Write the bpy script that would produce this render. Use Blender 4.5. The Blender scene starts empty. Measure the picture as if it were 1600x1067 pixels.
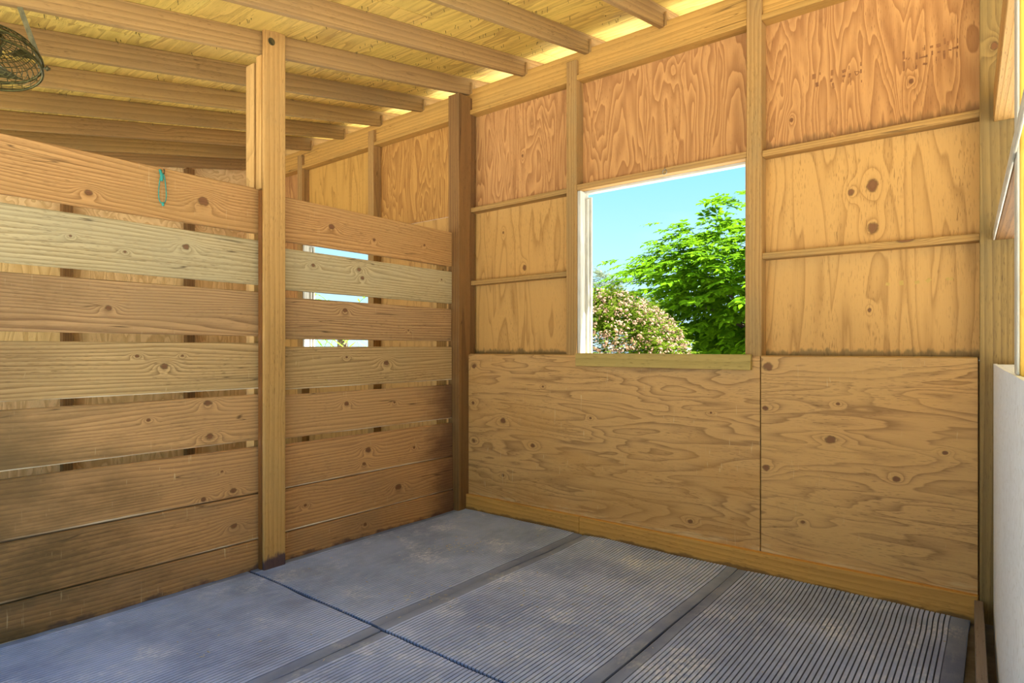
import bpy, bmesh, math, random
from mathutils import Vector, Matrix, noise as mnoise

random.seed(7)
SC = bpy.context.scene
COL = SC.collection

# ------------------------------------------------------------------ camera
cam_d = bpy.data.cameras.new('camera')
cam_d.sensor_width = 36.0
cam_d.lens = 36.0 * 960.0 / 1600.0
cam_d.shift_y = 11.5 / 1600.0
cam_d.clip_start = 0.02
cam = bpy.data.objects.new('camera', cam_d)
COL.objects.link(cam)
cam.location = (0, 0, 1.40)
cam.rotation_euler = (math.radians(90), 0, math.radians(38.62))
SC.camera = cam

# ------------------------------------------------------------------ sky, sun, exposure
SC.view_settings.view_transform = 'Standard'
SC.view_settings.look = 'None'
SC.view_settings.gamma = 1.0
SC.view_settings.use_curve_mapping = False
SC.view_settings.exposure = 0.9
SC.cycles.max_bounces = 12
SC.cycles.diffuse_bounces = 8

world = bpy.data.worlds.new('sky')
SC.world = world
world.use_nodes = True
wn, wl = world.node_tree.nodes, world.node_tree.links
wn.clear()
w_tc = wn.new('ShaderNodeTexCoord')
w_sep = wn.new('ShaderNodeSeparateXYZ')
w_ramp = wn.new('ShaderNodeValToRGB')
w_bg = wn.new('ShaderNodeBackground')
w_out = wn.new('ShaderNodeOutputWorld')
w_ns = wn.new('ShaderNodeTexNoise')
w_ns.inputs['Scale'].default_value = 2.2
w_ns.inputs['Detail'].default_value = 5
w_map = wn.new('ShaderNodeMapping')
w_map.inputs['Scale'].default_value = (1.0, 1.0, 3.0)
w_cr = wn.new('ShaderNodeValToRGB')
w_mix = wn.new('ShaderNodeMix')
w_mix.data_type = 'RGBA'
wl.new(w_tc.outputs['Generated'], w_sep.inputs[0])
wl.new(w_sep.outputs['Z'], w_ramp.inputs[0])
e = w_ramp.color_ramp.elements
e[0].position, e[0].color = 0.0, (0.62, 0.88, 0.97, 1)
e[1].position, e[1].color = 0.9, (0.10, 0.38, 0.85, 1)
k = e.new(0.28); k.color = (0.27, 0.68, 0.97, 1)
wl.new(w_tc.outputs['Generated'], w_map.inputs[0])
wl.new(w_map.outputs[0], w_ns.inputs['Vector'])
wl.new(w_ns.outputs['Fac'], w_cr.inputs[0])
w_cr.color_ramp.elements[0].position = 0.5
w_cr.color_ramp.elements[0].color = (0, 0, 0, 1)
w_cr.color_ramp.elements[1].position = 0.85
w_cr.color_ramp.elements[1].color = (0.45, 0.45, 0.45, 1)
wl.new(w_cr.outputs[0], w_mix.inputs['Factor'])
wl.new(w_ramp.outputs[0], w_mix.inputs['A'])
w_mix.inputs['B'].default_value = (0.8, 0.93, 1.0, 1)
wl.new(w_mix.outputs['Result'], w_bg.inputs['Color'])
w_bg.inputs['Strength'].default_value = 0.72
wl.new(w_bg.outputs[0], w_out.inputs[0])

sun_d = bpy.data.lights.new('sun', 'SUN')
sun_d.energy = 18.0
sun_d.color = (1.0, 0.965, 0.90)
sun_d.angle = math.radians(0.6)
sun = bpy.data.objects.new('sun', sun_d)
COL.objects.link(sun)
SUN_TO = Vector((0.90, 0.28, 1.45)).normalized()      # towards the sun
sun.rotation_euler = (-SUN_TO).to_track_quat('-Z', 'Y').to_euler()

# ------------------------------------------------------------------ node helpers
def hx(h):
    h = h.lstrip('#')
    out = []
    for i in (0, 2, 4):
        c = int(h[i:i + 2], 16) / 255.0
        out.append(c / 12.92 if c <= 0.04045 else ((c + 0.055) / 1.055) ** 2.4)
    return tuple(out) + (1.0,)


class NT:
    def __init__(self, name):
        self.mat = bpy.data.materials.new(name)
        self.mat.use_nodes = True
        self.t = self.mat.node_tree
        self.t.nodes.clear()
        self.out = self.t.nodes.new('ShaderNodeOutputMaterial')

    def new(self, typ):
        return self.t.nodes.new(typ)

    def put(self, sock, v):
        if isinstance(v, bpy.types.NodeSocket):
            self.t.links.new(v, sock)
        else:
            sock.default_value = v

    def m(self, op, a, b=None, c=None, clamp=False):
        n = self.new('ShaderNodeMath')
        n.operation = op
        n.use_clamp = clamp
        self.put(n.inputs[0], a)
        if b is not None:
            self.put(n.inputs[1], b)
        if c is not None:
            self.put(n.inputs[2], c)
        return n.outputs[0]

    def v(self, op, a, b):
        n = self.new('ShaderNodeVectorMath')
        n.operation = op
        self.put(n.inputs[0], a)
        self.put(n.inputs[1], b)
        return n.outputs[0]

    def mix(self, f, a, b, blend='MIX'):
        n = self.new('ShaderNodeMix')
        n.data_type = 'RGBA'
        n.blend_type = blend
        n.clamp_factor = True
        self.put(n.inputs['Factor'], f)
        self.put(n.inputs['A'], a)
        self.put(n.inputs['B'], b)
        return n.outputs['Result']

    def noise(self, vec, scale, detail=2.0, rough=0.5, dist=0.0):
        n = self.new('ShaderNodeTexNoise')
        self.put(n.inputs['Vector'], vec)
        n.inputs['Scale'].default_value = scale
        n.inputs['Detail'].default_value = detail
        n.inputs['Roughness'].default_value = rough
        n.inputs['Distortion'].default_value = dist
        return n.outputs['Fac']

    def rng(self, x, a, b, c=0.0, d=1.0, smooth=True):
        n = self.new('ShaderNodeMapRange')
        n.interpolation_type = 'SMOOTHSTEP' if smooth else 'LINEAR'
        n.clamp = True if not smooth else n.clamp
        self.put(n.inputs['Value'], x)
        n.inputs['From Min'].default_value = a
        n.inputs['From Max'].default_value = b
        n.inputs['To Min'].default_value = c
        n.inputs['To Max'].default_value = d
        return n.outputs['Result']

    def sep(self, vec):
        n = self.new('ShaderNodeSeparateXYZ')
        self.put(n.inputs[0], vec)
        return n.outputs

    def comb(self, x, y, z):
        n = self.new('ShaderNodeCombineXYZ')
        for i, q in enumerate((x, y, z)):
            self.put(n.inputs[i], q)
        return n.outputs[0]

    def bsdf(self, color, rough=0.6, height=None, bump=0.3, dist=0.004, spec=0.3, metal=0.0):
        b = self.new('ShaderNodeBsdfPrincipled')
        self.put(b.inputs['Base Color'], color)
        self.put(b.inputs['Roughness'], rough)
        b.inputs['Specular IOR Level'].default_value = spec
        b.inputs['Metallic'].default_value = metal
        if height is not None:
            bm = self.new('ShaderNodeBump')
            bm.inputs['Strength'].default_value = bump
            bm.inputs['Distance'].default_value = dist
            self.put(bm.inputs['Height'], height)
            self.t.links.new(bm.outputs[0], b.inputs['Normal'])
        self.t.links.new(b.outputs[0], self.out.inputs[0])
        return self.mat


def wood(name, light, dark, along=0.6, across=5.0, K=6.0, lin=0.0, sharp=1.6, contrast=0.8,
         fiber=0.25, knots=(), blotch=None, blotch_amt=0.4, stains=(), grime=None, rough=0.65,
         bump=0.25, rknots=True, scratch=0.0, seed=None, detail=1.5, pores=0.55, cracks=0.0, pale_edge=None):
    """grain runs along local x, rings vary along local z"""
    t = NT(name)
    tc = t.new('ShaderNodeTexCoord')
    oi = t.new('ShaderNodeObjectInfo')
    P = tc.outputs['Object']
    x, y, z = t.sep(P)
    if seed is None:
        off = t.m('MULTIPLY', oi.outputs['Random'], 53.0)
    else:
        off = t.m('ADD', float(seed) * 3.17, 0.0)
    offv = t.comb(off, off, t.m('MULTIPLY', off, 0.7))
    Q = t.v('ADD', P, offv)
    q1 = t.v('MULTIPLY', Q, (along, across, across))
    f = t.m('MULTIPLY', t.noise(q1, 1.0, detail, 0.42, 0.35), K)
    if lin:
        f = t.m('ADD', f, t.m('MULTIPLY', z, lin))
    knot = None
    kn_n = t.noise(Q, 38.0, 2.0)
    kn_o = t.m('MULTIPLY', t.m('SUBTRACT', kn_n, 0.5), 1.3)
    for (kx, kz, r) in knots:
        dx = t.m('SUBTRACT', x, kx)
        dz = t.m('SUBTRACT', z, kz)
        d2 = t.m('ADD', t.m('POWER', t.m('ABSOLUTE', t.m('MULTIPLY', dx, 0.42 / r)), 2.0),
                 t.m('POWER', t.m('ABSOLUTE', t.m('MULTIPLY', dz, 0.75 / r)), 2.0))
        g = t.m('POWER', 2.718, t.m('MULTIPLY', d2, -0.55))
        amp = (2.2 + lin * r * 1.2)
        f = t.m('ADD', f, t.m('MULTIPLY', g, amp))
        c2 = t.m('ADD', t.m('POWER', t.m('ABSOLUTE', t.m('MULTIPLY', dx, 0.8 / r)), 2.0),
                 t.m('POWER', t.m('ABSOLUTE', t.m('MULTIPLY', dz, 1.0 / r)), 2.0))
        core = t.rng(t.m('ADD', c2, kn_o), 0.25, 1.1, 1.0, 0.0)
        knot = core if knot is None else t.m('MAXIMUM', knot, core)
    if rknots:
        vo = t.new('ShaderNodeTexVoronoi')
        t.put(vo.inputs['Vector'], t.v('MULTIPLY', Q, (1.3, 0.0, 4.0)))
        vo.inputs['Scale'].default_value = 1.0
        keep = t.m('GREATER_THAN', t.sep(vo.outputs['Color'])[0], 0.62)
        g = t.m('MULTIPLY', t.m('POWER', 2.718, t.m('MULTIPLY', t.m('POWER', vo.outputs['Distance'], 2.0), -40.0)), keep)
        f = t.m('ADD', f, t.m('MULTIPLY', g, 2.0 + lin * 0.02))
        core = t.m('MULTIPLY', t.rng(vo.outputs['Distance'], 0.045, 0.075, 1.0, 0.0), keep)
        knot = core if knot is None else t.m('MAXIMUM', knot, core)
    fr = t.m('FRACT', f)
    band = t.m('MULTIPLY', t.m('POWER', fr, sharp), t.rng(fr, 0.90, 1.0, 1.0, 0.0))
    fib = t.noise(t.v('MULTIPLY', Q, (4.0, 160.0, 160.0)), 1.0, 2.0, 0.6)
    var = t.m('ADD', t.m('MULTIPLY', band, contrast), t.m('MULTIPLY', t.m('SUBTRACT', fib, 0.5), fiber * 2.0), clamp=True)
    col = t.mix(var, light, dark)
    if blotch is not None:
        bn = t.noise(t.v('MULTIPLY', Q, (0.9, 3.0, 3.0)), 1.3, 4.0, 0.6)
        col = t.mix(t.m('MULTIPLY', t.rng(bn, 0.40, 0.68), blotch_amt), col, blotch)
    # pores and drying cracks along the grain
    po = t.noise(t.v('MULTIPLY', Q, (22.0, 260.0, 260.0)), 1.0, 1.0, 0.5)
    pg_ = t.noise(t.v('MULTIPLY', Q, (2.0, 7.0, 7.0)), 1.0, 2.0)
    col = t.mix(t.m('MULTIPLY', t.rng(po, 0.60, 0.70), t.rng(pg_, 0.35, 0.7, 0.12, pores)), col, t.mix(0.6, dark, hx('3a2614')))
    if cracks:
        cn = t.noise(t.v('MULTIPLY', Q, (0.7, 16.0, 16.0)), 1.0, 2.0, 0.5, 0.2)
        cg = t.noise(t.v('MULTIPLY', Q, (1.1, 6.0, 6.0)), 1.7, 1.0)
        cm = t.m('MULTIPLY', t.rng(t.m('ABSOLUTE', t.m('SUBTRACT', cn, 0.5)), 0.0, 0.012, 1.0, 0.0), t.rng(cg, 0.55, 0.66))
        col = t.mix(t.m('MULTIPLY', cm, cracks), col, hx('3a2614'))
    if knot is not None:
        col = t.mix(t.m('MULTIPLY', knot, 0.85), col, t.mix(t.rng(knot, 0.75, 1.0), hx('3d2413'), hx('6a4126')))
    geo = t.new('ShaderNodeNewGeometry')
    wx, wy, wz = t.sep(geo.outputs['Position'])
    for (z0, z1, ncol, amt, nvec, thr) in stains:
        nn = t.noise(t.v('MULTIPLY', geo.outputs['Position'], nvec), 1.0, 3.0, 0.6)
        ramp = t.rng(wz, z0, z1, 1.0, 0.0, smooth=False)
        gate = t.m('GREATER_THAN', wz, z0 - 0.02)
        mk = t.rng(t.m('ADD', t.m('MULTIPLY', ramp, 0.6), t.m('MULTIPLY', nn, 0.6)), thr, thr + 0.16)
        mk = t.m('MULTIPLY', t.m('MULTIPLY', mk, gate), t.m('GREATER_THAN', ramp, 0.001))
        col = t.mix(t.m('MULTIPLY', mk, amt), col, ncol)
    if grime is not None:
        (g0, g1, gcol, amt) = grime
        nn = t.noise(t.v('MULTIPLY', Q, (1.6, 3.0, 4.0)), 1.4, 5.0, 0.65)
        rr = t.rng(x, g0, g1, 1.0, 0.0, smooth=False)
        mk = t.rng(t.m('ADD', t.m('MULTIPLY', rr, 0.75), t.m('MULTIPLY', nn, 0.7)), 0.45, 0.95)
        col = t.mix(t.m('MULTIPLY', mk, amt), col, gcol)
    if scratch:
        s1 = t.noise(t.v('MULTIPLY', Q, (90.0, 8.0, 8.0)), 1.0, 2.0, 0.5, 0.6)
        s2 = t.noise(t.v('MULTIPLY', Q, (2.5, 2.5, 5.0)), 1.0, 2.0)
        mk = t.m('MULTIPLY', t.rng(s1, 0.66, 0.76), t.rng(s2, 0.45, 0.65))
        col = t.mix(t.m('MULTIPLY', mk, scratch), col, hx('d8c193'))
    if pale_edge is not None:      # pale band along the upper edge, broken up by noise
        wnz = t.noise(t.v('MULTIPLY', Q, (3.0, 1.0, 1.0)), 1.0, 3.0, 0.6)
        lim = t.m('SUBTRACT', pale_edge[0], t.m('MULTIPLY', wnz, pale_edge[1] * 2.0))
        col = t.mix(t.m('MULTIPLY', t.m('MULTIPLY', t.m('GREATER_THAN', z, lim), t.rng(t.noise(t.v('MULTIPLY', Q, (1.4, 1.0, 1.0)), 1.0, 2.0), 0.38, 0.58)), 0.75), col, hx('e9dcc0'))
    col = t.mix(1.0, col, oi.outputs['Color'], 'MULTIPLY')
    h = t.m('SUBTRACT', t.m('MULTIPLY', fib, 0.6), t.m('MULTIPLY', band, 0.5))
    return t.bsdf(col, rough, h, bump, 0.003, 0.25)


def plain(name, c1, c2, scale=8.0, rough=0.6, metal=0.0, bump=0.15, spec=0.3, vec=(1, 1, 1)):
    t = NT(name)
    tc = t.new('ShaderNodeTexCoord')
    n = t.noise(t.v('MULTIPLY', tc.outputs['Object'], vec), scale, 5.0, 0.6)
    return t.bsdf(t.mix(t.rng(n, 0.3, 0.7), c1, c2), rough, n, bump, 0.004, spec, metal)


# ------------------------------------------------------------------ object helpers
OFF = {}


def finish(o, label=None, cat=None, group=None, kind=None):
    if label: o['label'] = label
    if cat: o['category'] = cat
    if group: o['group'] = group
    if kind: o['kind'] = kind
    return o


def empty(name, loc, label, cat, kind=None, group=None, rz=0.0, local=False):
    o = bpy.data.objects.new(name, None)
    COL.objects.link(o)
    o.location = loc
    o.rotation_euler = (0, 0, rz)
    o.empty_display_size = 0.1
    OFF[o] = Vector((0, 0, 0)) if local else Vector(loc)
    return finish(o, label, cat, group, kind)


AX = {'x': Vector((1, 0, 0)), 'y': Vector((0, 1, 0)), 'z': Vector((0, 0, 1))}
MESHES = {}


def box_mesh(dims, bevel):
    key = (round(dims[0], 4), round(dims[1], 4), round(dims[2], 4), bevel)
    if key in MESHES:
        return MESHES[key]
    bm = bmesh.new()
    bmesh.ops.create_cube(bm, size=1.0)
    bmesh.ops.scale(bm, vec=dims, verts=bm.verts)
    if bevel > 0:
        bmesh.ops.bevel(bm, geom=list(bm.edges), offset=bevel, segments=1, affect='EDGES')
    me = bpy.data.meshes.new('board')
    bm.to_mesh(me)
    bm.free()
    MESHES[key] = me
    return me


def link_mesh(name, me, mat, parent=None, mtx=None):
    o = bpy.data.objects.new(name, me)
    COL.objects.link(o)
    if mat is not None:
        if len(me.materials) == 0:
            me.materials.append(mat)
        o.material_slots[0].link = 'OBJECT'
        o.material_slots[0].material = mat
    if mtx is not None:
        loc, rot, _ = mtx.decompose()
        if parent is not None:
            loc = loc - OFF[parent]
        o.location = loc
        o.rotation_euler = rot.to_euler()
    if parent is not None:
        o.parent = parent
        OFF[o] = OFF[parent] + Vector(o.location)
    return o


def frame(mn, mx, grain, normal, tilt=(0, 0, 0)):
    mn, mx = Vector(mn), Vector(mx)
    c = (mn + mx) / 2
    d = mx - mn
    ex, ey = AX[grain], AX[normal]
    ez = ex.cross(ey)
    R = Matrix((ex, ey, ez)).transposed().to_4x4()
    dims = tuple(abs(v.x * d.x) + abs(v.y * d.y) + abs(v.z * d.z) for v in (ex, ey, ez))
    T = Matrix.Translation(c)
    Rt = Matrix.Rotation(math.radians(tilt[2]), 4, 'Z') @ Matrix.Rotation(math.radians(tilt[1]), 4, 'Y') @ Matrix.Rotation(math.radians(tilt[0]), 4, 'X')
    return T @ Rt @ R, dims


def box(name, mn, mx, mat, parent=None, grain='x', normal='y', tilt=(0, 0, 0), tint=None, bevel=0.003):
    M, dims = frame(mn, mx, grain, normal, tilt)
    o = link_mesh(name, box_mesh(dims, bevel), mat, parent, M)
    if tint is not None:
        o.color = (tint[0], tint[1], tint[2], 1.0)
    return o


def loc_knots(mn, mx, grain, normal, pts):
    """world points on a piece -> knots in its own coordinates"""
    M, _ = frame(mn, mx, grain, normal)
    Mi = M.inverted()
    out = []
    for (px, py, pz, r) in pts:
        q = Mi @ Vector((px, py, pz))
        out.append((q.x, q.z, r))
    return out


class MB:
    """collects triangles and quads of one part"""
    def __init__(self):
        self.v, self.f = [], []

    def add(self, vs, fs):
        b = len(self.v)
        self.v += [tuple(p) for p in vs]
        self.f += [tuple(i + b for i in q) for q in fs]

    def tube(self, pts, r, n=6, closed=False, r1=None):
        pts = [Vector(p) for p in pts]
        N = len(pts)
        b = len(self.v)
        for i, p in enumerate(pts):
            a = pts[(i - 1) % N] if (closed or i > 0) else p
            c = pts[(i + 1) % N] if (closed or i < N - 1) else p
            d = (c - a).normalized()
            u = d.cross(Vector((0.13, 0.27, 0.95))).normalized()
            w = d.cross(u)
            rr = r if r1 is None else r + (r1 - r) * i / max(1, N - 1)
            for j in range(n):
                t = 2 * math.pi * j / n
                self.v.append(tuple(p + (u * math.cos(t) + w * math.sin(t)) * rr))
        for i in range(N if closed else N - 1):
            i2 = (i + 1) % N
            for j in range(n):
                j2 = (j + 1) % n
                self.f.append((b + i * n + j, b + i * n + j2, b + i2 * n + j2, b + i2 * n + j))
        if not closed:
            self.f.append(tuple(b + j for j in range(n))[::-1])
            self.f.append(tuple(b + (N - 1) * n + j for j in range(n)))

    def box(self, mn, mx):
        (a, b_, c), (d, e_, f_) = mn, mx
        self.add([(a, b_, c), (d, b_, c), (d, e_, c), (a, e_, c), (a, b_, f_), (d, b_, f_), (d, e_, f_), (a, e_, f_)],
                 [(0, 3, 2, 1), (4, 5, 6, 7), (0, 1, 5, 4), (1, 2, 6, 5), (2, 3, 7, 6), (3, 0, 4, 7)])

    def mesh(self, name, smooth=False):
        me = bpy.data.meshes.new(name)
        me.from_pydata(self.v, [], self.f)
        me.update()
        if smooth:
            for p in me.polygons:
                p.use_smooth = True
        return me

    def build(self, name, mat, parent=None, smooth=False, origin=(0, 0, 0)):
        og = Vector(origin)
        if og.length > 0:
            self.v = [tuple(Vector(p) - og) for p in self.v]
        return link_mesh(name, self.mesh(name, smooth), mat, parent, Matrix.Translation(og))


# ------------------------------------------------------------------ materials
MILDEW = hx('5a5236')
PLY_HOT = dict(light=hx('c3925a'), dark=hx('8a5a33'), along=1.0, across=6.0, K=15.0, sharp=1.0, contrast=0.8, fiber=0.16, detail=2.5)
PLY_PALE = dict(light=hx('c79a59'), dark=hx('875c2a'), along=0.6, across=5.0, K=7.5, sharp=4.5, contrast=0.75, fiber=0.12, detail=2.5)
PLY_KICK = dict(light=hx('c79c62'), dark=hx('785430'), along=0.8, across=5.5, K=12.0, sharp=3.0, contrast=0.85, fiber=0.26, detail=3.0)
M_STUD = wood('stud_wood', hx('b18a52'), hx('7a5a32'), cracks=0.6, along=0.5, across=9, K=3.0, lin=40, sharp=1.4, contrast=0.6, fiber=0.3, blotch=hx('8b7a55'), blotch_amt=0.35)
M_GIRT = wood('girt_wood', hx('b48c50'), hx('7b5a30'), cracks=0.6, along=0.6, across=12, K=3.0, lin=50, sharp=1.4, contrast=0.6, fiber=0.35, blotch=hx('7d6d48'), blotch_amt=0.4)
M_PLATE = wood('plate_wood', hx('c99c52'), hx('8d6530'), cracks=0.6, along=0.4, across=7, K=3.0, lin=28, sharp=1.6, contrast=0.55, fiber=0.25, blotch=hx('a5854c'), blotch_amt=0.35)
M_RAFTER = wood('rafter_wood', hx('a68554'), hx('6e5433'), cracks=0.6, along=0.35, across=7, K=3.0, lin=26, sharp=1.5, contrast=0.6, fiber=0.3, blotch=hx('8f7450'), blotch_amt=0.5)
M_DECK = wood('deck_ply', hx('e2c26c'), hx('94703a'), along=1.6, across=14.0, K=4.0, sharp=1.3, contrast=0.75, fiber=0.2, blotch=hx('dfc266'), blotch_amt=0.5)
M_POST = wood('post_wood', hx('be9456'), hx('865e2c'), cracks=0.6, along=0.4, across=8, K=2.5, lin=34, sharp=1.3, contrast=0.5, fiber=0.45, blotch=hx('a88a58'), blotch_amt=0.4,
              stains=[(0.0, 0.15, hx('2b2440'), 0.85, (22, 22, 9), 0.52)], bump=0.5)
M_CORE = wood('core_post_wood', hx('8e5c28'), hx('4c2b12'), along=0.4, across=8, K=2.5, lin=34, sharp=1.3, contrast=0.6, fiber=0.4, rknots=False)
M_CORNER = wood('corner_post_wood', hx('8a6438'), hx('4e331a'), cracks=0.6, along=0.4, across=8, K=2.5, lin=34, sharp=1.3, contrast=0.6, fiber=0.4, blotch=hx('6b5332'), blotch_amt=0.5, rknots=False)
M_BASE = wood('baseboard_wood', hx('cf9c4e'), hx('9b6a2c'), along=0.5, across=9, K=2.5, lin=22, sharp=1.5, contrast=0.55, fiber=0.2, blotch=hx('b18245'), blotch_amt=0.4,
              stains=[(0.0, 0.07, hx('4a3324'), 0.7, (6, 6, 10), 0.62)])
M_SILL = wood('sill_wood', hx('b39a58'), hx('82703a'), along=0.5, across=9, K=2.0, lin=22, sharp=1.5, contrast=0.45, fiber=0.25, rknots=False)
M_YPOST = wood('yellow_post_wood', hx('e0b24e'), hx('a87826'), cracks=0.6, along=0.4, across=8, K=2.5, lin=40, sharp=1.3, contrast=0.6, fiber=0.35)
M_FARWALL = wood('far_wall_ply', hx('efcf98'), hx('c2955a'), along=0.9, across=5.5, K=9.0, sharp=1.3, contrast=0.7, fiber=0.15)


def white_paint(name):
    t = NT(name)
    tc = t.new('ShaderNodeTexCoord')
    P = tc.outputs['Object']
    n1 = t.noise(t.v('MULTIPLY', P, (1.3, 7.0, 7.0)), 1.0, 2.0, 0.5, 0.5)
    fr = t.m('FRACT', t.m('MULTIPLY', n1, 9.0))
    n2 = t.noise(t.v('MULTIPLY', P, (5, 60, 60)), 1.0, 3.0, 0.6)
    n3 = t.noise(P, 2.2, 5.0, 0.6)
    c = t.mix(t.m('MULTIPLY', t.rng(fr, 0.6, 1.0), 0.35), hx('e6edf7'), hx('b9bcc0'))
    c = t.mix(t.m('MULTIPLY', t.rng(n2, 0.55, 0.75), 0.4), c, hx('c0c4c8'))
    c = t.mix(t.m('MULTIPLY', t.rng(n3, 0.55, 0.75), 0.35), c, hx('ccd2da'))
    return t.bsdf(c, 0.7, t.m('ADD', fr, n2), 0.25, 0.003, 0.2)


M_WHITE = white_paint('white_paint')
M_WHITETRIM = plain('white_trim_paint', hx('d0cec4'), hx('b3b0a4'), 14, 0.6, vec=(0.4, 3, 3))
M_STEEL = plain('dark_steel', hx('6a6242'), hx('4a4630'), 30, 0.45, 0.6)
M_WIRE = plain('cage_wire', hx('5f5a30'), hx('3f3c22'), 40, 0.4, 0.7)
M_TEAL = plain('teal_twine', hx('3f9d8c'), hx('2a7a70'), 60, 0.8)
M_ZINC = plain('zinc_screw', hx('a9a294'), hx('7f796c'), 40, 0.4, 0.8)
M_STAMP = plain('stamp_ink', hx('7b5638'), hx('94673f'), 30, 0.9)
M_STAMP_PALE = plain('pale_stamp_ink', hx('b0924c'), hx('bd9c55'), 30, 0.9)
M_GROUND = plain('dry_gravel', hx('d8d5cb'), hx('cbc8bd'), 3.0, 0.95)
M_EARTH = plain('packed_earth', hx('7a6f5e'), hx('5c5345'), 6.0, 0.95)
M_ROOF = plain('roofing', hx('8f8b86'), hx('7b7772'), 9, 0.9)
M_BLACKPIPE = plain('black_pipe', hx('2c2c30'), hx('3a3a3d'), 20, 0.5)
M_STRAW = plain('straw', hx('cfc9bb'), hx('aaa18c'), 30, 0.9)


def mat_rubber():
    t = NT('ribbed_rubber')
    geo = t.new('ShaderNodeNewGeometry')
    oi = t.new('ShaderNodeObjectInfo')
    P = geo.outputs['Position']
    n1 = t.noise(P, 1.7, 5.0, 0.62)
    n2 = t.noise(t.v('MULTIPLY', P, (26, 7, 10)), 1.0, 4.0, 0.65)
    n3 = t.noise(t.v('MULTIPLY', P, (70, 22, 20)), 1.0, 4.0, 0.7)
    n4 = t.noise(t.v('ADD', P, (9, 3, 0)), 2.6, 5.0, 0.65)
    c = t.mix(t.rng(n1, 0.32, 0.66), hx('8f9fca'), hx('b0c1ec'))
    c = t.mix(t.m('MULTIPLY', t.rng(n2, 0.45, 0.75), 0.55), c, hx('bccae8'))
    dust = t.m('MULTIPLY', t.rng(n4, 0.52, 0.70), t.rng(n3, 0.40, 0.60))
    c = t.mix(t.m('MULTIPLY', dust, 0.9), c, hx('dde6fa'))
    n5 = t.noise(t.v('ADD', P, (2, 7, 0)), 1.1, 4.0, 0.6)
    c = t.mix(t.m('MULTIPLY', t.rng(n5, 0.55, 0.72), 0.55), c, hx('7c84a2'))
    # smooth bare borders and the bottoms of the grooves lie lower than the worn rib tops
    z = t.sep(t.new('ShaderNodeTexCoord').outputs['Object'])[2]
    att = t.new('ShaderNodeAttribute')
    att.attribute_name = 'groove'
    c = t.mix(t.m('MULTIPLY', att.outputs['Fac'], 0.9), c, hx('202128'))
    c = t.mix(1.0, c, oi.outputs['Color'], 'MULTIPLY')
    return t.bsdf(c, 0.7, n2, 0.2, 0.003, 0.12)


M_RUBBER = mat_rubber()


def leaf_mat(name, c1, c2, transl=0.4):
    t = NT(name)
    geo = t.new('ShaderNodeNewGeometry')
    oi = t.new('ShaderNodeObjectInfo')
    n = t.noise(geo.outputs['Position'], 2.6, 3.0, 0.6)
    r = geo.outputs['Random Per Island']
    c = t.mix(t.m('ADD', t.m('MULTIPLY', r, 0.6), t.m('MULTIPLY', n, 0.5), clamp=True), c1, c2)
    d = t.new('ShaderNodeBsdfDiffuse')
    tr = t.new('ShaderNodeBsdfTranslucent')
    t.put(d.inputs[0], c)
    t.put(tr.inputs[0], t.mix(0.5, c, c2))
    mx = t.new('ShaderNodeMixShader')
    mx.inputs[0].default_value = transl
    t.t.links.new(d.outputs[0], mx.inputs[1])
    t.t.links.new(tr.outputs[0], mx.inputs[2])
    t.t.links.new(mx.outputs[0], t.out.inputs[0])
    return t.mat


M_LEAF = leaf_mat('green_leaf', hx('0a2c14'), hx('74a216'), 0.40)
M_SHRUBLEAF = leaf_mat('shrub_leaf', hx('34500e'), hx('6a7e22'), 0.35)
M_BLOSSOM = leaf_mat('pink_blossom', hx('957560'), hx('ab9078'), 0.25)
M_GUM = leaf_mat('grey_green_leaf', hx('5e6a52'), hx('7f8a6c'), 0.25)
M_PALM = leaf_mat('palm_leaf', hx('3f7a14'), hx('86b432'), 0.4)
M_BARK = plain('bark', hx('6a5a48'), hx('4a3d30'), 12, 0.9, vec=(4, 4, 1))

# ------------------------------------------------------------------ main dimensions
XL = -3.74          # stall face of the plank partition
YK = 3.974          # stall face of the kick panels on the back wall
YS = 3.986          # front of the studs
YU = 4.085          # stall face of the upper plywood
SLOPE = 0.19


def zr(y):          # underside of the rafters
    return 3.593 + SLOPE * (y - 3.73)


# ------------------------------------------------------------------ ground and floor
g = MB()
g.add([(-40, -40, -0.06), (40, -40, -0.06), (40, 60, -0.06), (-40, 60, -0.06)], [(0, 1, 2, 3)])
o = g.build('ground', M_GROUND)
finish(o, 'pale dry gravel ground around the barn', 'ground', kind='structure')
fl = box('floor', (-7.6, -0.6, -0.12), (2.0, 4.12, -0.02), M_EARTH, None, 'x', 'z')
finish(fl, 'packed earth floor under the rubber mats', 'floor', kind='structure')

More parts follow.
